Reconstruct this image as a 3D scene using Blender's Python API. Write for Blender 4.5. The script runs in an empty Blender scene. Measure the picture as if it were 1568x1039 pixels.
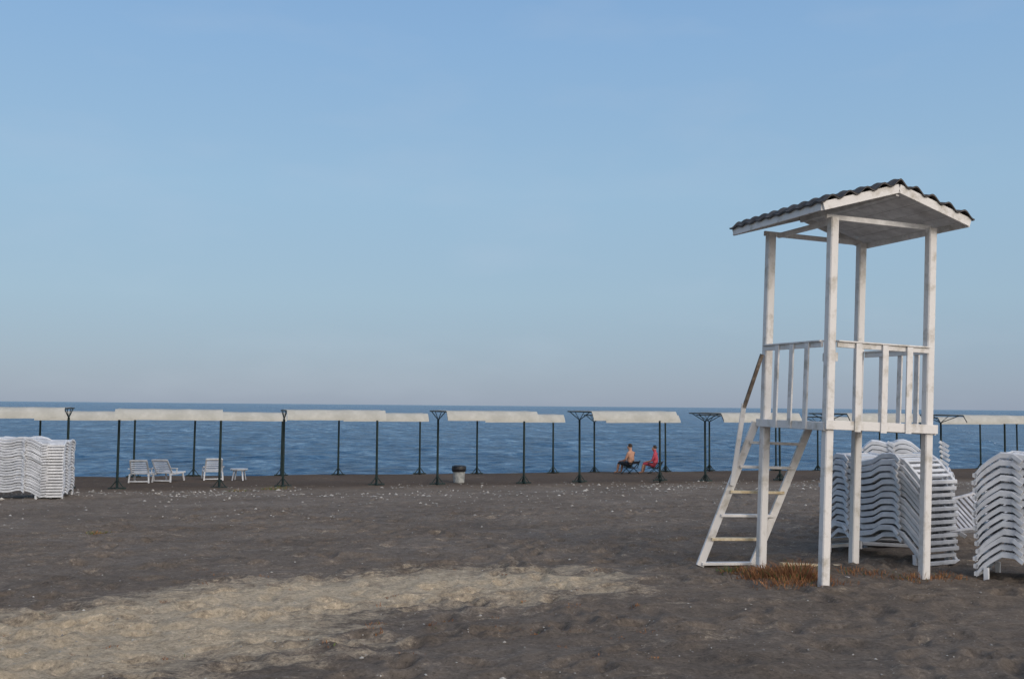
import bpy, math, random
import numpy as np
from mathutils import Vector, Matrix, noise
random.seed(7)
R=math.radians
scene=bpy.context.scene
col=scene.collection
scene.view_settings.view_transform='Standard'
scene.view_settings.look='None'
scene.view_settings.exposure=0

# ---------------------------------------------------------------- materials
def nmat(name):
    m=bpy.data.materials.new(name); m.use_nodes=True
    nt=m.node_tree; b=nt.nodes['Principled BSDF']
    return m,nt,b
def mk(name,c1,c2,rough=0.6,scale=8.0,bump=0.15,bscale=60.0,detail=6,lo=0.4,hi=0.62,spec=0.3,metal=0.0,dist=0.01,trans=0.0):
    m,nt,b=nmat(name); N=nt.nodes; L=nt.links
    tc=N.new('ShaderNodeTexCoord')
    n=N.new('ShaderNodeTexNoise'); n.inputs['Scale'].default_value=scale; n.inputs['Detail'].default_value=detail
    n.inputs['Roughness'].default_value=0.65
    L.new(tc.outputs['Object'],n.inputs['Vector'])
    r=N.new('ShaderNodeValToRGB'); r.color_ramp.elements[0].position=lo; r.color_ramp.elements[1].position=hi
    r.color_ramp.elements[0].color=(*c1,1); r.color_ramp.elements[1].color=(*c2,1)
    L.new(n.outputs['Fac'],r.inputs['Fac']); L.new(r.outputs['Color'],b.inputs['Base Color'])
    b.inputs['Roughness'].default_value=rough; b.inputs['Specular IOR Level'].default_value=spec
    b.inputs['Metallic'].default_value=metal
    if bump>0:
        n2=N.new('ShaderNodeTexNoise'); n2.inputs['Scale'].default_value=bscale; n2.inputs['Detail'].default_value=4
        L.new(tc.outputs['Object'],n2.inputs['Vector'])
        bp=N.new('ShaderNodeBump'); bp.inputs['Strength'].default_value=bump; bp.inputs['Distance'].default_value=dist
        L.new(n2.outputs['Fac'],bp.inputs['Height']); L.new(bp.outputs['Normal'],b.inputs['Normal'])
    if trans>0:
        tb=N.new('ShaderNodeBsdfTranslucent'); mx=N.new('ShaderNodeMixShader'); mx.inputs[0].default_value=trans
        L.new(r.outputs['Color'],tb.inputs['Color']); L.new(b.outputs[0],mx.inputs[1]); L.new(tb.outputs[0],mx.inputs[2])
        L.new(mx.outputs[0],N['Material Output'].inputs['Surface'])
    return m
M={}
M['paint']=mk('white_paint_wood',(0.36,0.33,0.28),(0.60,0.58,0.56),0.55,5,0.3,40,lo=0.30,hi=0.50)
M['paint_worn']=mk('worn_sunlit_cream_wood',(0.42,0.33,0.20),(0.60,0.52,0.38),0.7,12,0.3,60)  # worn wood, with the sunlight on the rungs put into its cream colour
M['roofunder']=mk('roof_underside',(0.55,0.54,0.53),(0.72,0.71,0.70),0.7,6,0.2,40)
M['roofsheet']=mk('roof_sheet_dark',(0.035,0.032,0.03),(0.09,0.08,0.075),0.8,9,0.3,50)
M['rail_dark']=mk('shaded_rail_wood',(0.10,0.075,0.055),(0.2,0.16,0.12),0.8,12,0.3,60)  # dark brown paints in the shade on the upper handrail
M['plastic']=mk('white_plastic',(0.46,0.47,0.49),(0.62,0.63,0.65),0.42,3,0.05,80,spec=0.4)
M['plastic_grey']=mk('dull_plastic',(0.30,0.31,0.33),(0.5,0.5,0.52),0.5,3,0.05,80)
M['green']=mk('dark_green_metal',(0.005,0.014,0.014),(0.010,0.026,0.024),0.55,6,0.1,40)
M['fabric']=mk('pale_canvas',(0.47,0.46,0.41),(0.60,0.585,0.53),0.85,1.6,0.15,25,trans=0.3)
M['concrete']=mk('bin_concrete',(0.22,0.23,0.23),(0.38,0.39,0.38),0.85,7,0.4,60)
M['black']=mk('black_bag',(0.012,0.012,0.014),(0.03,0.03,0.032),0.4,8,0.5,20,dist=0.03)
M['skin']=mk('skin',(0.40,0.21,0.14),(0.48,0.27,0.18),0.55,8,0.05,60)
M['hair']=mk('hair',(0.02,0.014,0.01),(0.05,0.035,0.025),0.7,30,0.4,90)
M['red']=mk('red_cloth',(0.38,0.045,0.07),(0.50,0.08,0.11),0.8,10,0.3,30)
M['dark']=mk('dark_cloth',(0.012,0.014,0.02),(0.03,0.033,0.045),0.85,10,0.3,30)
M['stone']=mk('pale_stone',(0.18,0.17,0.155),(0.46,0.44,0.40),0.8,1.7,0.2,60,lo=0.42,hi=0.6)
M['drygrass']=mk('dry_grass',(0.15,0.062,0.028),(0.33,0.165,0.075),0.85,7,0,30)
M['greengrass']=mk('green_grass',(0.05,0.09,0.02),(0.12,0.16,0.05),0.8,9,0,30)

# ---------------------------------------------------------------- mesh builder
class MB:
    def __init__(s): s.v=[]; s.f=[]; s.m=[]; s.mats=[]
    def mi(s,mat):
        if mat not in s.mats: s.mats.append(mat)
        return s.mats.index(mat)
    def face(s,vs,mat):
        k=len(s.v); s.v+= [tuple(v) for v in vs]; s.f.append(list(range(k,k+len(vs)))); s.m.append(s.mi(mat))
    def beam(s,p0,p1,w,h,mat,up=(0,0,1),jit=0.0):
        p0=Vector(p0);p1=Vector(p1);d=(p1-p0).normalized();up=Vector(up)
        if abs(d.dot(up))>0.98: up=Vector((0,1,0))
        a=d.cross(up).normalized()*(w/2); b=a.cross(d).normalized()*(h/2)
        c=min(w,h)*0.12; A=a.length;B=b.length; an=a/A; bn=b/B
        ring=[(A,B-c),(A-c,B),(-A+c,B),(-A,B-c),(-A,-B+c),(-A+c,-B),(A-c,-B),(A,-B+c)]
        k=len(s.v)
        for p in (p0,p1):
            for x,y in ring: s.v.append(tuple(p+an*x+bn*y))
        mi=s.mi(mat)
        for i in range(8):
            j=(i+1)%8; s.f.append([k+i,k+j,k+8+j,k+8+i]); s.m.append(mi)
        s.f.append([k+i for i in range(7,-1,-1)]); s.m.append(mi)
        s.f.append([k+8+i for i in range(8)]); s.m.append(mi)
    def tube(s,p0,p1,r0,r1,mat,n=10,cap=True):
        p0=Vector(p0);p1=Vector(p1);d=(p1-p0).normalized();up=Vector((0,0,1))
        if abs(d.dot(up))>0.98: up=Vector((0,1,0))
        a=d.cross(up).normalized(); b=a.cross(d).normalized(); k=len(s.v); mi=s.mi(mat)
        for p,r in ((p0,r0),(p1,r1)):
            for i in range(n):
                t=2*math.pi*i/n; s.v.append(tuple(p+a*r*math.cos(t)+b*r*math.sin(t)))
        for i in range(n):
            j=(i+1)%n; s.f.append([k+i,k+j,k+n+j,k+n+i]); s.m.append(mi)
        if cap:
            s.f.append([k+i for i in range(n-1,-1,-1)]); s.m.append(mi)
            s.f.append([k+n+i for i in range(n)]); s.m.append(mi)
    def mesh(s,name,smooth=False):
        me=bpy.data.meshes.new(name); me.from_pydata(s.v,[],s.f)
        for m in s.mats: me.materials.append(m)
        me.polygons.foreach_set('material_index',s.m)
        if smooth: me.polygons.foreach_set('use_smooth',[True]*len(s.f))
        me.update(); return me
    def obj(s,name,parent=None,smooth=False):
        o=bpy.data.objects.new(name,s.mesh(name,smooth)); col.objects.link(o)
        if parent: o.parent=parent
        return o
def empty(name,loc=(0,0,0),rot=(0,0,0)):
    e=bpy.data.objects.new(name,None); e.empty_display_size=0.3; col.objects.link(e)
    e.location=loc; e.rotation_euler=rot; return e

# ---------------------------------------------------------------- terrain
TH=R(16.0); CS,SN=math.cos(TH),math.sin(TH)
prof=[(-1e4,0.0),(14,0.0),(24,-0.34),(35.1,-0.70),(43.2,-0.86),(44.2,-0.95),(50,-1.5),(58,-2.3),(90,-6),(1e4,-30)]
PT=np.array([p[0] for p in prof]);PZ=np.array([p[1] for p in prof])
def tval(x,y): return -x*SN+y*CS
def gz(x,y):
    return float(np.interp(tval(x,y),PT,PZ))
def axis(lo,hi,fl,fh,step,g):
    a=list(np.arange(fl,fh+1e-6,step)); s=step; v=fh
    while v<hi: s*=g; v+=s; a.append(min(v,hi))
    s=step; v=fl; pre=[]
    while v>lo: s*=g; v-=s; pre.append(max(v,lo))
    return np.array(pre[::-1]+a)
xs=axis(-500,500,-6.5,7.0,0.045,1.03)
ys=axis(-60,110,6.5,19.0,0.045,1.015)
X,Y=np.meshgrid(xs,ys); nx=len(xs);ny=len(ys)
T=-X*SN+Y*CS
Z=np.interp(T,PT,PZ)
pts=np.stack([X.ravel(),Y.ravel()],1)
nz=np.zeros(len(pts)); 
for i,(x,y) in enumerate(pts):
    if abs(x)<40 and 3<y<60:
        v=noise.noise(Vector((x*0.45,y*0.45,0)))*0.04
        if y<30 and abs(x)<16:
            v+=noise.noise(Vector((x*1.7,y*2.1,3)))*0.038+noise.noise(Vector((x*4.5,y*4.5,7)))*0.020
        elif y<40: v+=noise.noise(Vector((x*1.6,y*1.6,3)))*0.04
        nz[i]=v
Z=Z+nz.reshape(X.shape)
rng=np.random.default_rng(3)
def dent(fx,fy,a,l,dep):
    i0,i1=np.searchsorted(xs,[fx-.5,fx+.5]); j0,j1=np.searchsorted(ys,[fy-.5,fy+.5])
    if i1<=i0 or j1<=j0: return
    dx=X[j0:j1,i0:i1]-fx; dy=Y[j0:j1,i0:i1]-fy
    u=(dx*math.cos(a)+dy*math.sin(a))/l; w=(-dx*math.sin(a)+dy*math.cos(a))/(l*0.5)
    q=u*u+w*w; Z[j0:j1,i0:i1]+= -dep*np.exp(-q)+dep*.45*np.exp(-(np.sqrt(q)-1.7)**2*3)
for k in range(1300):
    dent(rng.uniform(-8,8),rng.uniform(6.8,24),rng.uniform(0,math.pi),rng.uniform(0.10,0.17),rng.uniform(.018,.045))
for k in range(34):
    px,py=rng.uniform(-8,8),rng.uniform(7,22); a=rng.uniform(0,2*math.pi)
    for s in range(26):
        px+=0.62*math.cos(a); py+=0.62*math.sin(a); a+=rng.uniform(-.12,.12); sd_=(-1)**s*0.1
        dent(px-math.sin(a)*sd_,py+math.cos(a)*sd_,a,0.14,0.06)
poly=[(-6.5,9.1),(-4.74,9.8),(-3.9,10.7),(-2.87,11.9),(-1.44,12.45),(-.27,12.85),(0.9,12.7),(1.45,12.2),(1.15,11.4),(-.23,10.9),(-1.3,10.5),(-1.65,9.9),(-1.4,9.0),(-2.0,8.35),(-2.9,7.6),(-3.4,6.0),(-6.5,5.0)]
def sdist(px,py,pg):
    d=np.full(px.shape,1e9); ins=np.zeros(px.shape,bool); n=len(pg)
    for i in range(n):
        ax,ay=pg[i];bx,by=pg[(i+1)%n]
        ex,ey=bx-ax,by-ay
        t=np.clip(((px-ax)*ex+(py-ay)*ey)/(ex*ex+ey*ey),0,1)
        d=np.minimum(d,np.hypot(px-ax-t*ex,py-ay-t*ey))
        c=((ay>py)!=(by>py))&(px<(bx-ax)*(py-ay)/(by-ay+1e-12)+ax)
        ins^=c
    return np.where(ins,d,-d)
sd=sdist(X,Y,poly)
pale=np.clip(0.5+sd/1.5,0,1)
brown=np.clip((T-31.5)/4,0,1)
me=bpy.data.meshes.new('sand_beach')
idx=np.arange(nx*ny).reshape(ny,nx)
F=np.stack([idx[:-1,:-1],idx[:-1,1:],idx[1:,1:],idx[1:,:-1]],-1).reshape(-1,4)
me.vertices.add(nx*ny); me.vertices.foreach_set('co',np.stack([X,Y,Z],-1).ravel())
me.loops.add(F.size); me.loops.foreach_set('vertex_index',F.ravel().astype(np.int32))
me.polygons.add(len(F)); me.polygons.foreach_set('loop_start',np.arange(0,F.size,4,dtype=np.int32)); me.polygons.foreach_set('loop_total',np.full(len(F),4,dtype=np.int32))
me.update(calc_edges=True); me.polygons.foreach_set('use_smooth',[True]*len(F))
for nm,arr in (('pale',pale),('brown',brown)):
    at=me.attributes.new(nm,'FLOAT','POINT'); at.data.foreach_set('value',arr.ravel().astype(np.float32))
ground=bpy.data.objects.new('sand_beach',me); col.objects.link(ground)
def ground_z(x,y):
    i=min(max(np.searchsorted(xs,x),0),nx-1); j=min(max(np.searchsorted(ys,y),0),ny-1)
    return float(Z[j,i])

m,nt,b=nmat('sand'); N=nt.nodes; L=nt.links
def node(t,**kw):
    n=N.new(t)
    for k,v in kw.items(): setattr(n,k,v)
    return n
def noise_n(scale,detail=6,rough=0.6,vec=None,mapscale=None,rotz=0):
    n=node('ShaderNodeTexNoise'); n.inputs['Scale'].default_value=scale; n.inputs['Detail'].default_value=detail; n.inputs['Roughness'].default_value=rough
    src=tc.outputs['Object']
    if rotz:
        mp=node('ShaderNodeMapping'); mp.inputs['Rotation'].default_value=(0,0,rotz)
        L.new(src,mp.inputs['Vector']); src=mp.outputs['Vector']
    if mapscale:
        mp=node('ShaderNodeMapping'); mp.inputs['Scale'].default_value=mapscale
        L.new(src,mp.inputs['Vector']); src=mp.outputs['Vector']
    L.new(src,n.inputs['Vector']); return n
def ramp(src,stops):
    r=node('ShaderNodeValToRGB'); e=r.color_ramp.elements
    while len(e)<len(stops): e.new(0.5)
    for el,(p,c) in zip(e,stops):
        el.position=p; el.color=(*c,1) if len(c)==3 else c
    L.new(src,r.inputs['Fac']); return r
def mixc(f,a,b_,mode='MIX'):
    n=node('ShaderNodeMix',data_type='RGBA',blend_type=mode)
    if hasattr(f,'node'): L.new(f,n.inputs[0])
    else: n.inputs[0].default_value=f
    for s,k in ((a,6),(b_,7)):
        if hasattr(s,'node'): L.new(s,n.inputs[k])
        else: n.inputs[k].default_value=(*s,1)
    return n.outputs[2]
def mth(op,a,b_=None,c=None):
    n=node('ShaderNodeMath',operation=op)
    for i,s in enumerate((a,b_,c)):
        if s is None: continue
        if hasattr(s,'node'): L.new(s,n.inputs[i])
        else: n.inputs[i].default_value=s
    return n.outputs[0]
tc=node('ShaderNodeTexCoord')
a1=node('ShaderNodeAttribute',attribute_name='pale'); a2=node('ShaderNodeAttribute',attribute_name='brown')
nA=noise_n(0.45,6,0.65); nB=noise_n(24,8,0.85); nC=noise_n(1.0,8,0.7,mapscale=(1.0,2.4,1),rotz=R(-25)); nD=noise_n(5,8,0.75)
base=ramp(nA.outputs['Fac'],[(0.35,(0.155,0.124,0.098)),(0.65,(0.215,0.178,0.145))]).outputs['Color']
g=ramp(nB.outputs['Fac'],[(0.36,(0.48,0.47,0.46)),(0.47,(0.9,0.9,0.9)),(0.56,(1.05,1.05,1.05)),(0.66,(1.7,1.67,1.6))]).outputs['Color']
dirt=ramp(nD.outputs['Fac'],[(0.34,(0.72,0.71,0.70)),(0.66,(1.16,1.16,1.16))]).outputs['Color']
base=mixc(1.0,base,dirt,'MULTIPLY')
base=mixc(mth('MULTIPLY',a2.outputs['Fac'],0.85),base,(0.108,0.075,0.053))
pc=ramp(nD.outputs['Fac'],[(0.3,(0.40,0.32,0.22)),(0.65,(0.58,0.475,0.34))]).outputs['Color']
pm=mth('ADD',mth('MULTIPLY',mth('SUBTRACT',nC.outputs['Fac'],0.5),2.1),a1.outputs['Fac'])
pm=mth('ADD',pm,mth('MULTIPLY',mth('SUBTRACT',nD.outputs['Fac'],0.5),1.1))
pm=mth('ADD',pm,mth('MULTIPLY',mth('SUBTRACT',nB.outputs['Fac'],0.5),0.8))
pm=ramp(pm,[(0.24,(0,0,0)),(0.58,(.60,.60,.60)),(0.92,(1,1,1))]).outputs['Color']
c=mixc(pm,base,pc)
c=mixc(1.0,c,g,'MULTIPLY')
vo=node('ShaderNodeTexVoronoi'); vo.inputs['Scale'].default_value=13; L.new(tc.outputs['Object'],vo.inputs['Vector'])
sp=ramp(vo.outputs['Distance'],[(0.07,(1,1,1)),(0.12,(0,0,0))]).outputs['Color']
nE=noise_n(1.3,3); spm=mth('MULTIPLY',sp,ramp(nE.outputs['Fac'],[(0.44,(0,0,0)),(0.54,(1,1,1))]).outputs['Color'])
c=mixc(mth('MULTIPLY',spm,0.75),c,(0.46,0.43,0.39))
L.new(c,b.inputs['Base Color']); b.inputs['Roughness'].default_value=0.95; b.inputs['Specular IOR Level'].default_value=0.15
h=mth('ADD',mth('MULTIPLY',nB.outputs['Fac'],0.55),mth('MULTIPLY',nD.outputs['Fac'],0.8))
bp=node('ShaderNodeBump'); bp.inputs['Strength'].default_value=1.0; bp.inputs['Distance'].default_value=0.06
L.new(h,bp.inputs['Height']); L.new(bp.outputs['Normal'],b.inputs['Normal'])
me.materials.append(m)

# ---------------------------------------------------------------- sea
def rp(u,t,z=-2.0): return (u*CS-t*SN, u*SN+t*CS, z)
tt=[50]; 
while tt[-1]<420: tt.append(tt[-1]+0.22*(tt[-1]/50)**1.6)
tt=np.array(tt)
un=np.linspace(-1,1,420)
verts=[];
for t in tt:
    fade=min(1,max(0,(420-t)/150))
    for u in un:
        U=u*(t*0.75+12)
        hgt=noise.noise(Vector((U*0.35,t*0.55,1.3)))*0.12+noise.noise(Vector((U*0.12,t*0.22,5)))*0.15+noise.noise(Vector((U*0.9,t*1.4,9)))*0.07
        verts.append(rp(U,t,-2.0+hgt*fade))
fc=[]
nu=len(un)
for j in range(len(tt)-1):
    for i in range(nu-1):
        a=j*nu+i; fc.append([a,a+1,a+nu+1,a+nu])
def ext(a,b_,c_,d_):
    k=len(verts); verts.extend([a,b_,c_,d_]); fc.append([k,k+1,k+2,k+3])
t0,t1=50,float(tt[-1]); U0=t0*.75+12; U1=t1*.75+12
ext(rp(-U1,t1),rp(U1,t1),rp(60000,60000),rp(-60000,60000))
ext(rp(U0,t0),rp(60000,t0),rp(60000,60000),rp(U1,t1))
ext(rp(-60000,t0),rp(-U0,t0),rp(-U1,t1),rp(-60000,60000))
me=bpy.data.meshes.new('sea'); me.from_pydata(verts,[],fc); me.polygons.foreach_set('use_smooth',[True]*len(fc)); me.update()
sea=bpy.data.objects.new('sea',me); col.objects.link(sea)
m,nt,b=nmat('sea_water'); N=nt.nodes; L=nt.links
tc=node('ShaderNodeTexCoord')
w1=noise_n(1.0,5,0.6,mapscale=(0.22,0.5,1),rotz=-TH)
w2=noise_n(1.0,6,0.65,mapscale=(0.9,1.7,1),rotz=-TH+0.1)
w3=noise_n(1.0,3,0.65,mapscale=(0.75,0.5,1),rotz=-TH)
w5=noise_n(1.0,3,0.65,mapscale=(0.20,0.085,1),rotz=-TH)
w4=noise_n(1.0,3,0.5,mapscale=(0.006,0.02,1),rotz=-TH)
hh=mth('ADD',mth('MULTIPLY',w1.outputs['Fac'],1.0),mth('MULTIPLY',w2.outputs['Fac'],0.45))
bp=node('ShaderNodeBump'); bp.inputs['Strength'].default_value=1.0; bp.inputs['Distance'].default_value=0.8
L.new(hh,bp.inputs['Height']); L.new(bp.outputs['Normal'],b.inputs['Normal'])
mixn=mth('ADD',mth('MULTIPLY',w3.outputs['Fac'],0.55),mth('MULTIPLY',w5.outputs['Fac'],0.45))
cc=ramp(mixn,[(0.40,(0.006,0.032,0.078)),(0.50,(0.018,0.072,0.15)),(0.56,(0.05,0.125,0.22)),(0.63,(0.18,0.29,0.39))]).outputs['Color']  # bright and dark ripple reflections painted into the water colour
cc2=mixc(ramp(w4.outputs['Fac'],[(0.4,(0,0,0)),(0.6,(.3,.3,.3))]).outputs['Color'],cc,(0.012,0.055,0.12))
L.new(cc2,b.inputs['Base Color']); b.inputs['Roughness'].default_value=0.22; b.inputs['IOR'].default_value=1.33; b.inputs['Specular IOR Level'].default_value=0.22
me.materials.append(m)

# ---------------------------------------------------------------- lifeguard tower
tilt=2.1
B0=Vector((3.54,11.94,0)); ang=0.30
TW=empty('lifeguard_tower',(B0.x,B0.y,0),(0,R(tilt),0))
ux=Vector((math.cos(ang),math.sin(ang),0)); uy=Vector((-math.sin(ang),math.cos(ang),0))
def P(u,v,z): 
    p=ux*u+uy*v; return Vector((p.x,p.y,z))
W_,D_=1.35,1.35
posts={'post_1':(0,0,-0.03),'post_2':(W_,0,-0.12),'post_3':(0,D_,-0.0),'post_4':(W_,D_,-0.10)}
for nm,(u,v,z0) in posts.items():
    q=MB(); q.beam(P(u,v,z0-0.1),P(u,v,4.20),0.104,0.104,M['paint'],up=uy); q.obj(nm,TW)
q=MB()   # platform
zf=1.82
q.beam(P(-0.08,-0.073,zf-0.0),P(W_+0.08,-0.073,zf-0.0),0.035,0.105,M['paint'])
q.beam(P(-0.073,-0.05,zf-0.02),P(-0.073,D_+0.05,zf-0.02),0.032,0.095,M['paint'])
q.beam(P(W_+0.073,-0.05,zf-0.02),P(W_+0.073,D_+0.05,zf-0.02),0.032,0.095,M['paint'])
q.beam(P(-0.08,D_+0.073,zf-0.02),P(W_+0.08,D_+0.073,zf-0.02),0.035,0.095,M['paint'])
n=10
for i in range(n):
    v=-0.0+ (D_)*(i+0.5)/n
    q.beam(P(-0.054,v,zf+0.005),P(W_+0.054,v,zf+0.005),D_/n-0.012,0.025,M['paint'])
q.obj('platform',TW)
q=MB()   # railings
zr=2.735
def rail(a,b_,off,ts,mat,z1=zr):
    a=Vector(a);b_=Vector(b_)
    q.beam(P(a.x,a.y,z1),P(b_.x,b_.y,z1),0.03,0.06,mat)
    q.beam(P(a.x,a.y,z1+0.040),P(b_.x,b_.y,z1+0.040),0.075,0.018,mat)
    for t in ts:
        p=a.lerp(b_,t)
        bx=P(p.x+off[0],p.y+off[1],0)
        dirv=(P(b_.x,b_.y,0)-P(a.x,a.y,0)).normalized()
        s=random.uniform(-.015,.015)
        q.beam(Vector((bx.x,bx.y,zf-0.06+random.uniform(-.01,.01))),Vector((bx.x,bx.y,z1+0.026))+dirv*s,0.022,0.080,mat,up=dirv)
rail((0.053,-0.066,0),(W_-0.053,-0.066,0),(0,-0.03),(0.22,0.50,0.77),M['paint'])
rail((-0.066,0.053,0),(-0.066,D_-0.053,0),(-0.03,0),(0.22,0.48,0.74),M['paint'])
rail((W_+0.066,0.053,0),(W_+0.066,D_-0.053,0),(0.03,0),(0.22,0.48,0.76),M['paint'])
q.obj('railing',TW)
q=MB()
q.beam(P(0.10,0.02,2.60),P(0.10,0.25,2.60),0.05,0.10,M['paint'])
q.obj('bracket',TW)
# roof
zE,zA=4.25,4.55
u0,u1=-0.35,W_+0.28; v0,v1=-0.32,D_+0.34; um=(u0+u1)/2
def rz(u): return zE+(zA-zE)*(1-abs(u-um)/((u1-u0)/2))
q=MB()
nu,nv=110,64
def wav(u,v): return 0.030*math.cos((u-um)*2*math.pi/0.225)+0.010*math.cos(v*2*math.pi/0.22)
gr=[]
for j in range(nv+1):
    v=v0-0.035+(v1-v0+0.07)*j/nv; row=[]
    for i in range(nu+1):
        u=u0-0.04+(u1-u0+0.08)*i/nu
        row.append(P(u,v,rz(u)+0.088+wav(u,v)))
    gr.append(row)
k=len(q.v)
for row in gr: q.v+=[tuple(p) for p in row]
k2=len(q.v)
for row in gr: q.v+=[(p.x,p.y,p.z-0.018) for p in row]
mi=q.mi(M['roofsheet'])
for j in range(nv):
    for i in range(nu):
        a=k+j*(nu+1)+i; q.f.append([a,a+1,a+nu+2,a+nu+1]); q.m.append(mi)
        a=k2+j*(nu+1)+i; q.f.append([a,a+nu+1,a+nu+2,a+1]); q.m.append(mi)
def strip(ids):
    for a,b_ in zip(ids[:-1],ids[1:]):
        q.f.append([k+a,k+b_,k2+b_,k2+a]); q.m.append(mi)
strip(list(range(nu+1))); strip([nv*(nu+1)+i for i in range(nu,-1,-1)])
strip([j*(nu+1) for j in range(nv,-1,-1)]); strip([j*(nu+1)+nu for j in range(nv+1)])
q.obj('roof_sheet',TW,True)
q=MB()
for v in (v0,v1):
    for s in (u0,u1):
        q.beam(P(s,v,rz(s)-0.002),P(um,v,rz(um)-0.002),0.03,0.10,M['paint'])
for s in (u0,u1):
    q.beam(P(s,v0+0.016,rz(s)-0.003),P(s,v1-0.016,rz(s)-0.003),0.03,0.095,M['paint'])
nb=5
for sgn,ue in ((-1,u0),(1,u1)):
    for i in range(nb):
        ua=um+(ue-um)*(i+0.008)/nb; ub=um+(ue-um)*(i+0.992)/nb
        q.face([P(ua,v0+0.02,rz(ua)+0.015),P(ub,v0+0.02,rz(ub)+0.015),P(ub,v1-0.02,rz(ub)+0.015),P(ua,v1-0.02,rz(ua)+0.015)],M['roofunder'])
for v in (0,D_): q.beam(P(-0.05,v+0.072,4.22),P(W_+0.05,v+0.072,4.22),0.04,0.06,M['roofunder'])
for u in (0,W_): q.beam(P(u+0.072,0.1,4.18),P(u+0.072,D_-0.07,4.18),0.04,0.06,M['roofunder'])
q.beam(P(um,v0+0.02,zA-0.05),P(um,v1-0.02,zA-0.05),0.04,0.07,M['roofunder'])
q.obj('roof_frame',TW)
# ladder
q=MB()
def wl(x,y,z): return Vector((x-B0.x,y-B0.y,z))
Lb,Rb=wl(2.38,13.25,-0.02),wl(3.10,13.50,-0.02)
Lt,Rt=wl(3.04,13.32,1.80),wl(3.80,13.56,1.80)
q.beam(Lb,Lt,0.10,0.04,M['paint'],up=(0.2,-1,0)); q.beam(Rb,Rt,0.10,0.04,M['paint'],up=(0.2,-1,0))
q.obj('ladder_rails',TW)
q=MB()
for i,t in enumerate((0.0,0.17,0.335,0.50,0.675,0.845)):
    a=Lb.lerp(Lt,t+0.015); b_=Rb.lerp(Rt,t+0.015)
    q.beam(a,b_,0.10,0.035,M['paint_worn'] if i in (1,3) else M['paint'],up=(0,0,1))
q.obj('ladder_rungs',TW)
q=MB()
q.beam(Lb.lerp(Lt,0.56)+Vector((0,-0.05,0)),wl(2.86,13.2,2.03),0.06,0.03,M['paint'],up=(0,1,0))
q.beam(wl(2.86,13.2,1.98),wl(3.06,13.17,2.66),0.045,0.05,M['rail_dark'],up=(0,1,0))
q.obj('handrail',TW)
q=MB()
q.beam(P(0.3,D_+0.02,0.03),P(W_,D_-0.03,0.0),0.09,0.05,M['paint_worn']); q.beam(P(W_-0.7,0.5,0.0),P(W_+0.1,0.55,-0.03),0.08,0.05,M['paint'])
q.obj('ground_boards',TW)

# ---------------------------------------------------------------- sunbeds
def wave(u,Lg=1.9):
    pts=[(0,0.02),(0.12,0.17),(0.3,0.29),(0.55,0.27),(0.8,0.20),(1.0,0.23),(1.2,0.32),(1.4,0.33),(1.6,0.26),(1.78,0.12),(1.9,0.0)]
    for (a,za),(b_,zb) in zip(pts[:-1],pts[1:]):
        if u<=b_+1e-9:
            t=(u-a)/(b_-a); t=t*t*(3-2*t)*0.5+t*0.5
            return za+(zb-za)*t
    return 0
def sunbed_layer(q,z0,mat,W=0.66,dx=0,dy=0,Lg=1.9,amp=1.0,slats=True,rh=0.05,flat=0.0):
    n=26
    pr=[(Lg*i/n,(wave(1.9*i/n)*(1-flat)+0.25*flat)*amp) for i in range(n+1)]
    mi=q.mi(mat)
    for s in (-1,1):
        yo=s*W/2+dy; yi=s*(W/2-0.045)+dy; k=len(q.v)
        for (x,z) in pr:
            q.v+=[(x+dx,yo,z+z0-rh),(x+dx,yo,z+z0+0.0),(x+dx,(yo+yi)/2,z+z0+0.012),(x+dx,yi,z+z0),(x+dx,yi,z+z0-rh)]
        for i in range(n):
            for j in range(5):
                a=k+i*5+j; b_=k+i*5+(j+1)%5; q.f.append([a,b_,b_+5,a+5]); q.m.append(mi)
        q.f.append([k+j for j in range(5)]); q.m.append(mi); q.f.append([k+n*5+j for j in range(4,-1,-1)]); q.m.append(mi)
        for xl in (0.42,1.3):
            z=(wave(xl)*(1-flat)+0.25*flat)*amp+z0
            q.beam((xl+dx,yo*1.0+s*0.006-0*dy,z-0.02),(xl+dx+0.10,yo+s*0.035,z-rh-0.035),0.05,0.025,mat,up=(0,1,0))
    if slats:
        for i in range(1,n):
            x,z=pr[i]; x2,z2=pr[i-1]
            d=Vector((x-x2,0,z-z2)).normalized()*0.022
            q.beam((x+dx,-W/2+0.04+dy,z+z0-0.015),(x+dx,W/2-0.04+dy,z+z0-0.015),0.045,0.014,mat,up=Vector((-d.z,0,d.x)).normalized())
    for i in (0,n):
        x,z=pr[i]; q.beam((x+dx,-W/2+dy,z+z0-0.02),(x+dx,W/2+dy,z+z0-0.02),0.05,0.05,mat)
def stack(loc,rotz,layers,sp,Lg=1.9,amp=1.0,seed=1,mat='plastic',flat=0.0,rh=0.05):
    rr=random.Random(seed); q=MB()
    for i in range(layers):
        sunbed_layer(q,0.06+i*sp,M[mat],dx=rr.uniform(-.018,.018),dy=rr.uniform(-.018,.018),Lg=Lg,amp=amp,flat=flat,rh=rh)
    for xl in (0.10,Lg-0.12):
        for s in (-1,1):
            q.beam((xl,s*0.3,-0.03),(xl,s*0.3,0.14),0.06,0.05,M[mat])
    o=q.obj('sunbed_stack'); o.location=(loc[0],loc[1],ground_z(loc[0],loc[1])); o.rotation_euler=(0,0,rotz); return o
def st2(a,b_,layers,sp,amp=1.0,seed=1,mat='plastic',flat=0.0,rh=0.055):
    a=Vector(a);b_=Vector(b_);d=b_-a; Lg=d.length
    off=Vector((-d.y,d.x)).normalized()*0.33
    p=a+off
    return stack((p.x,p.y),math.atan2(d.y,d.x),layers,sp,Lg,amp,seed,mat,flat,rh)
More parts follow.
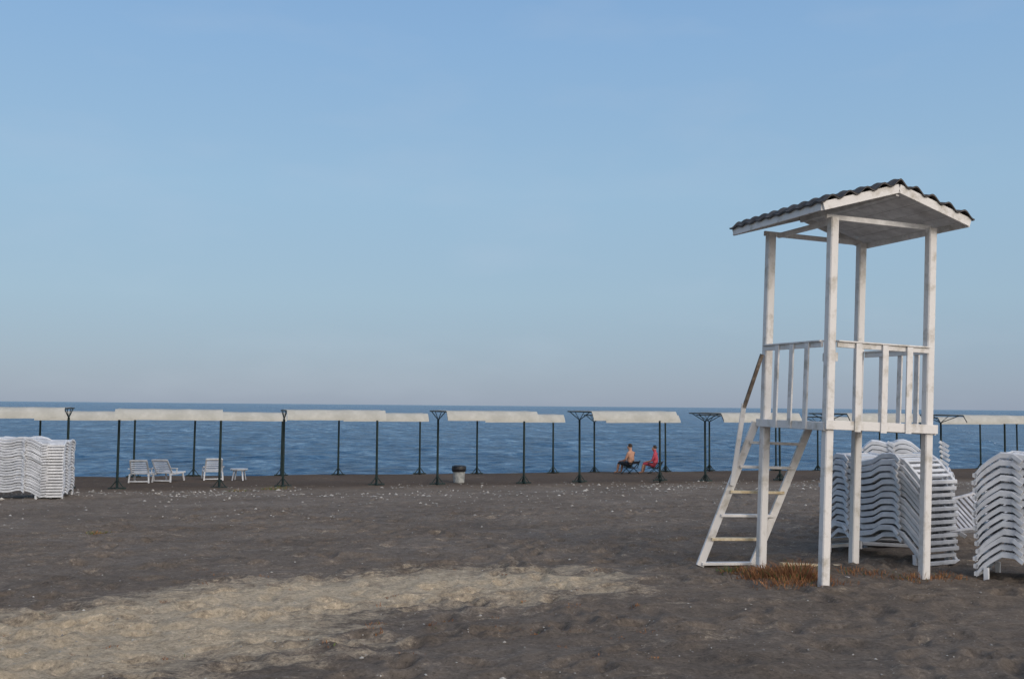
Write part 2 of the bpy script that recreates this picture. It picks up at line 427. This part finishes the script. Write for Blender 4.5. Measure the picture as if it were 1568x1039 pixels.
st2((4.42,14.95),(5.24,13.45),13,0.086,1.0,2,rh=.054)
st2((5.78,15.2),(6.45,17.0),12,0.088,0.5,5,rh=.05)
st2((6.45,15.3),(7.1,17.1),11,0.088,0.5,6,'plastic_grey')
st2((5.52,12.50),(7.0,11.4),14,0.089,0.95,8,rh=.056)
st2((6.25,18.6),(7.15,18.3),17,0.080,0.5,9)
# far left
st2((-13.95,27.5),(-12.15,27.15),20,0.070,0.8,10,flat=.35,rh=.045)
st2((-11.70,27.5),(-12.12,29.2),18,0.077,0.5,13,flat=.3,rh=.045)
st2((-16.4,28.2),(-14.6,27.7),18,0.072,0.8,11,rh=.045)
# loose sunbed leaning between stacks
q=MB(); sunbed_layer(q,0.0,M['plastic_grey'],amp=0.6)
for xl in (0.4,1.4):
    for s in (-1,1): q.beam((xl,s*0.3,0.12),(xl,s*0.32,-0.18),0.05,0.04,M['plastic_grey'])
o=q.obj('sunbed'); o.location=(5.35,14.0,0.42); o.rotation_euler=(R(35),R(-8),R(12))

# ---------------------------------------------------------------- beach canopies
def canopy_meshes(Lc,seed):
    rr=random.Random(seed); q=MB(); g=M['green']
    HP=2.17; ZT=HP+0.31
    for x in (0,Lc):
        q.tube((x,0,-0.1),(x,0,HP+0.03),0.041,0.037,g,10)
        q.beam((x-0.27,0,0.03),(x+0.27,0,0.03),0.06,0.05,g); q.beam((x,-0.27,0.03),(x,0.27,0.03),0.06,0.05,g)
        for sx_,sy_ in ((1,0),(-1,0),(0,1),(0,-1)): q.beam((x+sx_*.2,sy_*.2,0.04),(x,0,0.30),0.03,0.03,g)
        q.beam((x,-1.28,ZT),(x,1.28,ZT),0.03,0.04,g)
        q.beam((x,0,HP+0.02),(x,-1.0,ZT-0.02),0.026,0.026,g); q.beam((x,0,HP+0.02),(x,1.0,ZT-0.02),0.026,0.026,g)
        q.beam((x,0,HP+0.02),(x,-0.45,ZT-0.02),0.020,0.020,g); q.beam((x,0,HP+0.02),(x,0.45,ZT-0.02),0.020,0.020,g)
        q.beam((x,-1.26,ZT),(x,-1.47,HP+0.05),0.025,0.025,g)
    for y,z in ((-1.26,ZT),(1.26,ZT),(0,ZT),(-1.475,HP+.045)):
        q.beam((0.02,y,z),(Lc-0.02,y,z),0.03,0.03,g)
    fr=q.mesh('canopy_frame')
    q=MB(); nu=24; f=M['fabric']; mi=q.mi(f); k=len(q.v)
    prof_=[(-1.51,HP+.02),(-1.50,HP+.10),(-1.40,HP+.22),(-1.29,ZT+.025),(-1.1,ZT+.03),(-.6,ZT+.03),(0,ZT+.045),(.6,ZT+.03),(1.1,ZT+.03),(1.30,ZT+.022)]
    for y,z in prof_:
        edge=max(0,(-y-1.29)/0.22)
        for i in range(nu+1):
            x=-0.02+(Lc+0.06)*i/nu
            zz=z-0.010*abs(math.sin(math.pi*(i/nu*3)))*(1 if edge<=0 else 0.3)+rr.uniform(-.001,.001)
            q.v.append((x,y,zz))
    for j in range(len(prof_)-1):
        for i in range(nu):
            a=k+j*(nu+1)+i; q.f.append([a,a+1,a+nu+2,a+nu+1]); q.m.append(mi)
    fa=q.mesh('canopy_fabric',True)
    return fr,fa
def canopy_row(p0,starts,Lc,seed):
    ms=[canopy_meshes(Lc,seed+i) for i in range(3)]
    for i,s in enumerate(starts):
        x=p0[0]+CS*s; y=p0[1]+SN*s
        x+=random.uniform(-.05,.05); y+=random.uniform(-.1,.1)
        e=empty('beach_canopy',(x,y,gz(x,y)+random.uniform(-.03,.03)),(0,random.uniform(-.006,.006),TH+random.uniform(-.02,.02)))
        fr,fa=ms[i%3]
        for nm,d in (('frame',fr),('fabric',fa)):
            o=bpy.data.objects.new(nm,d); col.objects.link(o); o.parent=e
canopy_row((-12.27,33.0),[-15.0,-9.9,-4.6,0,5.03,10.15,15.27,20.15,25.3,30.4,35.5],3.08,20)
canopy_row((-12.33,41.0),[-16.6,-11.1,-5.6,0,5.53,11.3,16.6,22.1,27.6,33.2,38.7,44.2],3.35,40)

# ---------------------------------------------------------------- deck chairs near the shore
def deck_chair(x,y,rot,grey=False):
    q=MB(); p=M['plastic']
    for s in (-1,1):
        q.beam((s*0.31,-0.1,0.28),(s*0.31,1.15,0.30),0.05,0.06,p,up=(0,0,1))
        q.beam((s*0.31,-0.05,0.28),(s*0.33,-0.10,0.0),0.05,0.06,p,up=(0,1,0)); q.beam((s*0.31,0.95,0.28),(s*0.33,1.05,0.0),0.05,0.06,p,up=(0,1,0))
        q.beam((s*0.29,0.15,0.30),(s*0.27,-0.28,0.78),0.05,0.04,p,up=(0,1,0))
        q.beam((s*0.34,-0.08,0.50),(s*0.34,0.42,0.46),0.06,0.03,p); q.beam((s*0.34,0.38,0.28),(s*0.34,0.38,0.46),0.04,0.04,p)
    for i in range(11): q.beam((-0.30,0.12+i*0.095,0.31),(0.30,0.12+i*0.095,0.31),0.07,0.02,p)
    for i in range(7):
        t=(i+0.6)/7; yy=0.15-0.43*t; z=0.30+0.48*t
        q.beam((-0.28,yy,z),(0.28,yy,z),0.05,0.018,p,up=(0,-0.7,0.7))
    q.beam((-0.27,-0.285,0.785),(0.27,-0.285,0.785),0.05,0.05,p)
    q.beam((-0.33,-0.09,0.06),(0.33,-0.09,0.06),0.04,0.04,p)
    o=q.obj('plastic_lounge_chair'); o.location=(x,y,gz(x,y)); o.rotation_euler=(0,0,rot)
deck_chair(-12.75,36.1,R(10)); deck_chair(-12.15,36.7,R(-6)); deck_chair(-10.75,38.0,R(20))
q=MB(); p=M['plastic']
q.tube((0,0,0.38),(0,0,0.42),0.32,0.32,p,20); q.tube((0,0,0.35),(0,0,0.38),0.27,0.30,p,20)
for i in range(4):
    a=math.pi/4+i*math.pi/2; q.beam((0.2*math.cos(a),0.2*math.sin(a),0.37),(0.28*math.cos(a),0.28*math.sin(a),0),0.05,0.03,p)
o=q.obj('plastic_table'); x,y=-9.9,38.3; o.location=(x,y,gz(x,y))
# litter bin
q=MB(); n=24; prof_b=[(0.17,0),(0.19,0.02),(0.225,0.44),(0.23,0.46)]
for (r0,z0),(r1,z1) in zip(prof_b[:-1],prof_b[1:]): q.tube((0,0,z0),(0,0,z1),r0,r1,M['concrete'],n,True)
for (r0,z0,r1,z1) in ((0.238,0.40,0.262,0.50),(0.262,0.50,0.25,0.60),(0.25,0.60,0.17,0.63)):
    q.tube((0,0,z0),(0,0,z1),r0,r1,M['black'],n,True)
o=q.obj('litter_bin'); x,y=-1.84,37.3; o.location=(x,y,gz(x,y)-0.02)

# ---------------------------------------------------------------- people
def skinned(name,joints,edges,zones,parent):
    me=bpy.data.meshes.new(name); keys=list(joints); ix={k:i for i,k in enumerate(keys)}
    me.from_pydata([joints[k][0] for k in keys],[(ix[a],ix[b_]) for a,b_,*_ in edges],[])
    o=bpy.data.objects.new(name,me); col.objects.link(o)
    md=o.modifiers.new('s','SKIN'); md.use_smooth_shade=True
    for i,k in enumerate(keys):
        r=joints[k][1]; sv=me.skin_vertices[0].data[i]; sv.radius=r if isinstance(r,tuple) else (r,r); sv.use_root=(i==0)
    s=o.modifiers.new('d','SUBSURF'); s.levels=2; s.render_levels=2
    dg=bpy.context.evaluated_depsgraph_get(); nm=bpy.data.meshes.new_from_object(o.evaluated_get(dg))
    o.modifiers.clear(); o.data=nm
    mats=[]; 
    for e in edges:
        if e[2] not in mats: mats.append(e[2])
    nm.materials.clear()
    for x in mats: nm.materials.append(M[x])
    for p in nm.polygons:
        c=p.center; best=1e9;bi=0
        for e in edges:
            a=Vector(joints[e[0]][0]);b_=Vector(joints[e[1]][0]);d=b_-a;t=max(0,min(1,(c-a).dot(d)/d.dot(d)))
            r=joints[e[0]][1]; r=r[0] if isinstance(r,tuple) else r
            dd=(c-a-d*t).length-0.5*r
            if dd<best: best=dd;bi=mats.index(e[2])
        p.material_index=bi; p.use_smooth=True
    o.parent=parent; return o
def person(loc,rot,top,bottom,leg,scale=1.0):
    e=empty('seated_person',loc,(0,0,rot)); e.scale=(scale,)*3
    J={'pel':((0,0,.37),(.15,.13)),'sp':((-.04,0,.56),(.15,.12)),'ch':((-.03,0,.75),(.18,.13)),'nk':((.0,0,.90),.055),
       'h1':((.02,0,.97),(.072,.08)),'h2':((.035,0,1.05),(.082,.098)),'h3':((.03,0,1.12),(.07,.08)),'nose':((.135,0,1.03),.014)}
    E=[('pel','sp',top),('sp','ch',top),('ch','nk',top),('nk','h1','skin'),('h1','h2','skin'),('h2','h3','skin'),('h2','nose','skin')]
    for s,t in ((1,'l'),(-1,'r')):
        J.update({t+'hip':((.06,s*.1,.35),.095),t+'kn':((.44,s*.14,.43),.062),t+'cf':((.49,s*.14,.25),.055),t+'an':((.52,s*.14,.07),.036),t+'toe':((.68,s*.15,.035),.03),
          t+'sh':((-.02,s*.185,.81),.06),t+'el':((.06,s*.25,.56),.042),t+'wr':((.29,s*.17,.50),.028),t+'pa':((.36,s*.155,.50),(.035,.02))})
        E+= [('pel',t+'hip',bottom),(t+'hip',t+'kn',bottom),(t+'kn',t+'cf',leg),(t+'cf',t+'an',leg),(t+'an',t+'toe',leg),
             ('ch',t+'sh',top),(t+'sh',t+'el',top),(t+'el',t+'wr','skin'),(t+'wr',t+'pa','skin')]
        for i in range(4):
            f='%sf%d'%(t,i); y0=s*(.155+(i-1.5)*.018); ln=(.055,.068,.072,.062)[i]
            J[f+'a']=((.385,y0,.498),.009); J[f+'b']=((.385+ln*.6,y0,.490),.008); J[f+'c']=((.385+ln,y0,.470),.007)
            E+=[(t+'pa',f+'a','skin'),(f+'a',f+'b','skin'),(f+'b',f+'c','skin')]
        J[t+'th1']=((.33,s*.115,.49),.010); J[t+'th2']=((.375,s*.095,.475),.008); E+=[(t+'wr',t+'th1','skin'),(t+'th1',t+'th2','skin')]
    skinned('body',J,E,None,e)
    q=MB(); n=14
    for a in range(n):
        for b_ in range(7):
            def sp(a,b_):
                th=2*math.pi*a/n; ph=math.pi*0.62*b_/7
                x=math.sin(ph)*math.cos(th); 
                k=0.55 if (x>0.55 and b_>3) else 1
                return (0.018+.098*x*(k if x>0 else 1.06), .088*math.sin(ph)*math.sin(th), 1.085+.10*math.cos(ph))
            q.face([sp(a,b_),sp(a,b_+1),sp(a+1,b_+1),sp(a+1,b_)],M['hair'])
    q.obj('hair',e)
    q=MB()
    for s in (-1,1): q.beam((.02,s*.078,1.02),(.03,s*.083,1.065),.012,.03,M['skin'])
    for s in (-1,1): q.tube((.118,s*.03,1.06),(.124,s*.03,1.06),.010,.008,M['dark'],8)
    q.beam((.122,-.022,.99),(.122,.022,.99),.006,.01,M['red'])
    q.obj('face_details',e)
    q=MB(); g=M['dark']
    q.beam((-.2,0,.235),(.27,0,.25),.50,.02,g)
    q.beam((-.17,-.24,.25),(-.30,-.24,.54),.025,.025,M['green']); q.beam((-.17,.24,.25),(-.30,.24,.54),.025,.025,M['green'])
    q.beam((-.235,0,.40),(-.275,0,.50),.48,.015,g,up=(1,0,.2))
    for s in (-.26,.26):
        q.beam((-.24,s,0),(.24,s,.42),.025,.025,M['green']); q.beam((.26,s,0),(-.22,s,.42),.025,.025,M['green']); q.beam((-.24,s,.44),(.25,s,.44),.04,.025,g)
    q.obj('folding_chair',e)
    return e
x,y=5.05,44.4; person((x,y,gz(x,y)),R(140),'skin','dark','skin',scale=1.08)
x,y=6.12,44.6; person((x,y,gz(x,y)),R(160),'red','red','skin',scale=1.02)

# ---------------------------------------------------------------- stones, grass
q=MB(); rr=random.Random(5)
ico=[Vector(v).normalized() for v in [(1,0,0),(-1,0,0),(0,1,0),(0,-1,0),(0,0,1),(0,0,-1)]]
octf=[(0,2,4),(2,1,4),(1,3,4),(3,0,4),(2,0,5),(1,2,5),(3,1,5),(0,3,5)]
def stone(x,y,r):
    k=len(q.v); z=ground_z(x,y); a=rr.uniform(0,6.28)
    sx,sy,sz=r*rr.uniform(.7,1.4),r*rr.uniform(.6,1.1),r*rr.uniform(.35,.7)
    for v in ico:
        px=v.x*sx;py=v.y*sy
        q.v.append((x+px*math.cos(a)-py*math.sin(a),y+px*math.sin(a)+py*math.cos(a),z+v.z*sz+sz*0.35+rr.uniform(-.1,.1)*r))
    for f in octf: q.f.append([k+i for i in f]); q.m.append(q.mi(M['stone']))
for i in range(3600):
    s=rr.uniform(-8,36); t=rr.gauss(31.2,1.5) if i%3 else rr.uniform(20,36)
    if noise.noise(Vector((s*0.35,t*0.3,2)))<-0.2: continue
    x=s-12; y=(t+x*SN)/CS
    stone(x,y,rr.uniform(.014,.042)*(1.0 if rr.random()<.92 else 2.0))
for i in range(1300):
    y=7+rr.random()**1.2*24; x=rr.uniform(-.55,.55)*y
    stone(x,y,rr.uniform(.005,.014)*max(1,y/14) if rr.random()<.96 else rr.uniform(.016,.028))
q.obj('pebbles')
def clump(name,pts,mat,mat2=None,frac=0.2):
    q=MB()
    for (cx,cy,rad,n,hgt) in pts:
        for i in range(n):
            a=rr.uniform(0,6.28); d=rad*(rr.random()**0.7)*rr.uniform(.7,1.3); x=cx+d*math.cos(a)*1.5; y=cy+d*math.sin(a); z=ground_z(x,y)-0.01
            h=hgt*rr.uniform(.25,1.2)*(1-0.5*min(1,d/rad)); b2=rr.uniform(0,6.28); w=rr.uniform(.002,.006)
            a2_=a+rr.uniform(-1.2,1.2)
            lean=Vector((math.cos(a2_),math.sin(a2_),0))*h*rr.uniform(.1,1.3)
            p=Vector((x,y,z)); wv=Vector((math.cos(b2),math.sin(b2),0))*w
            m1=p+lean*.4+Vector((0,0,h*.65)); e=p+lean+Vector((0,0,h*rr.uniform(.6,1)))
            mm=mat2 if (mat2 and rr.random()<frac) else mat
            q.face([p-wv,p+wv,m1+wv*.8,m1-wv*.8],mm); q.face([m1-wv*.8,m1+wv*.8,e],mm)
    return q.obj(name)
clump('dry_grass',[(3.0,12.45,.22,420,.20),(3.33,12.25,.22,480,.30),(3.12,11.95,.26,300,.12),(3.45,12.55,.2,300,.28),(2.8,12.85,.2,160,.12),(3.2,12.75,.3,260,.16),(3.6,12.1,.22,160,.12)],M['drygrass'],M['greengrass'],.06)
clump('dry_grass',[(4.75,12.35,.22,200,.13),(5.1,12.45,.22,200,.12),(4.45,12.7,.3,170,.10),(4.2,12.9,.25,120,.10)],M['drygrass'],M['greengrass'],.1)
clump('weed_plant',[(2.72,12.85,.16,130,.14),(2.95,12.55,.12,70,.12)],M['greengrass'],M['drygrass'],.4)
clump('weed_plant',[(-6.75,17.2,.14,120,.10),(-6.55,17.25,.10,60,.08)],M['greengrass'],M['drygrass'],.4)
clump('weed_plant',[(-8.2,31.5,.3,120,.14),(-7.2,32.2,.35,200,.2)],M['greengrass'],M['drygrass'],.35)
sc_=[]
for i in range(60):
    xx=rr.uniform(-4.4,1.5); yy=rr.uniform(8.2,13.0)
    sc_.append((xx,yy,rr.uniform(.03,.10),rr.randint(8,26),rr.uniform(.02,.055)))
clump('dry_grass',sc_,M['drygrass'],M['greengrass'],.05)

# ---------------------------------------------------------------- world & sun
EL,AZ=R(20),R(143)
SUN=Vector((math.sin(AZ)*math.cos(EL),math.cos(AZ)*math.cos(EL),math.sin(EL)))
w=bpy.data.worlds.new('World'); scene.world=w; w.use_nodes=True
nt=w.node_tree; N=nt.nodes; L=nt.links; bg=N['Background']
sky=N.new('ShaderNodeTexSky'); sky.sky_type='NISHITA'; sky.sun_disc=False; sky.sun_elevation=EL; sky.sun_rotation=AZ
sky.air_density=1.0; sky.dust_density=0.6; sky.ozone_density=2.0
tc=node('ShaderNodeTexCoord'); sx=node('ShaderNodeSeparateXYZ'); L.new(tc.outputs['Generated'],sx.inputs[0])
S=10.0
def lin(r,g_,b_): 
    f=lambda c:((c/255+0.055)/1.055)**2.4
    return (f(r),f(g_),f(b_))
haze=ramp(sx.outputs['Z'],[(0.0,lin(148,162,184)),(0.035,lin(151,170,192)),(0.10,lin(158,185,206)),(0.2,lin(156,190,217)),(0.33,lin(142,181,220)),(0.45,lin(127,168,216)),(1.0,lin(110,153,205))]).outputs['Color']
dp=node('ShaderNodeVectorMath',operation='DOT_PRODUCT'); L.new(tc.outputs['Generated'],dp.inputs[0]); dp.inputs[1].default_value=SUN
glow=mth('MULTIPLY',mth('POWER',mth('MAXIMUM',dp.outputs['Value'],0.0),1.5),1.7)
gl=node('ShaderNodeCombineColor'); 
for i,kf in enumerate((1.18,1.0,0.80)): L.new(mth('MULTIPLY',glow,kf),gl.inputs[i])
hz=mixc(1.0,haze,gl.outputs[0],'ADD')
mp=node('ShaderNodeMapping'); mp.inputs['Scale'].default_value=(3,3,9); L.new(tc.outputs['Generated'],mp.inputs['Vector'])
cn=node('ShaderNodeTexNoise'); cn.inputs['Scale'].default_value=2.2; cn.inputs['Detail'].default_value=6; L.new(mp.outputs['Vector'],cn.inputs['Vector'])
cm=ramp(cn.outputs['Fac'],[(0.52,(0,0,0)),(0.78,(.18,.18,.18))]).outputs['Color']
hz=mixc(cm,hz,lin(185,200,220))
sc=node('ShaderNodeVectorMath',operation='SCALE'); L.new(hz,sc.inputs[0]); sc.inputs['Scale'].default_value=S
fin=mixc(0.85,sky.outputs['Color'],sc.outputs[0])
L.new(fin,bg.inputs['Color']); bg.inputs['Strength'].default_value=0.1
sd_=bpy.data.lights.new('sun','SUN'); sd_.energy=1.25; sd_.angle=R(14); sd_.color=(1.0,0.90,0.78)
so=bpy.data.objects.new('sun',sd_); col.objects.link(so)
so.rotation_euler=SUN.to_track_quat('Z','Y').to_euler(); so.location=(10,-10,10)

# ---------------------------------------------------------------- camera
cd=bpy.data.cameras.new('camera'); cam=bpy.data.objects.new('camera',cd); col.objects.link(cam)
cd.sensor_width=36; cd.lens=36.73; cd.clip_end=100000; cd.clip_start=0.1
cam.matrix_world=Matrix.Translation((0,0,2.0))@Matrix.Rotation(R(90+3.63),4,'X')@Matrix.Rotation(R(0.52),4,'Z')
scene.camera=cam
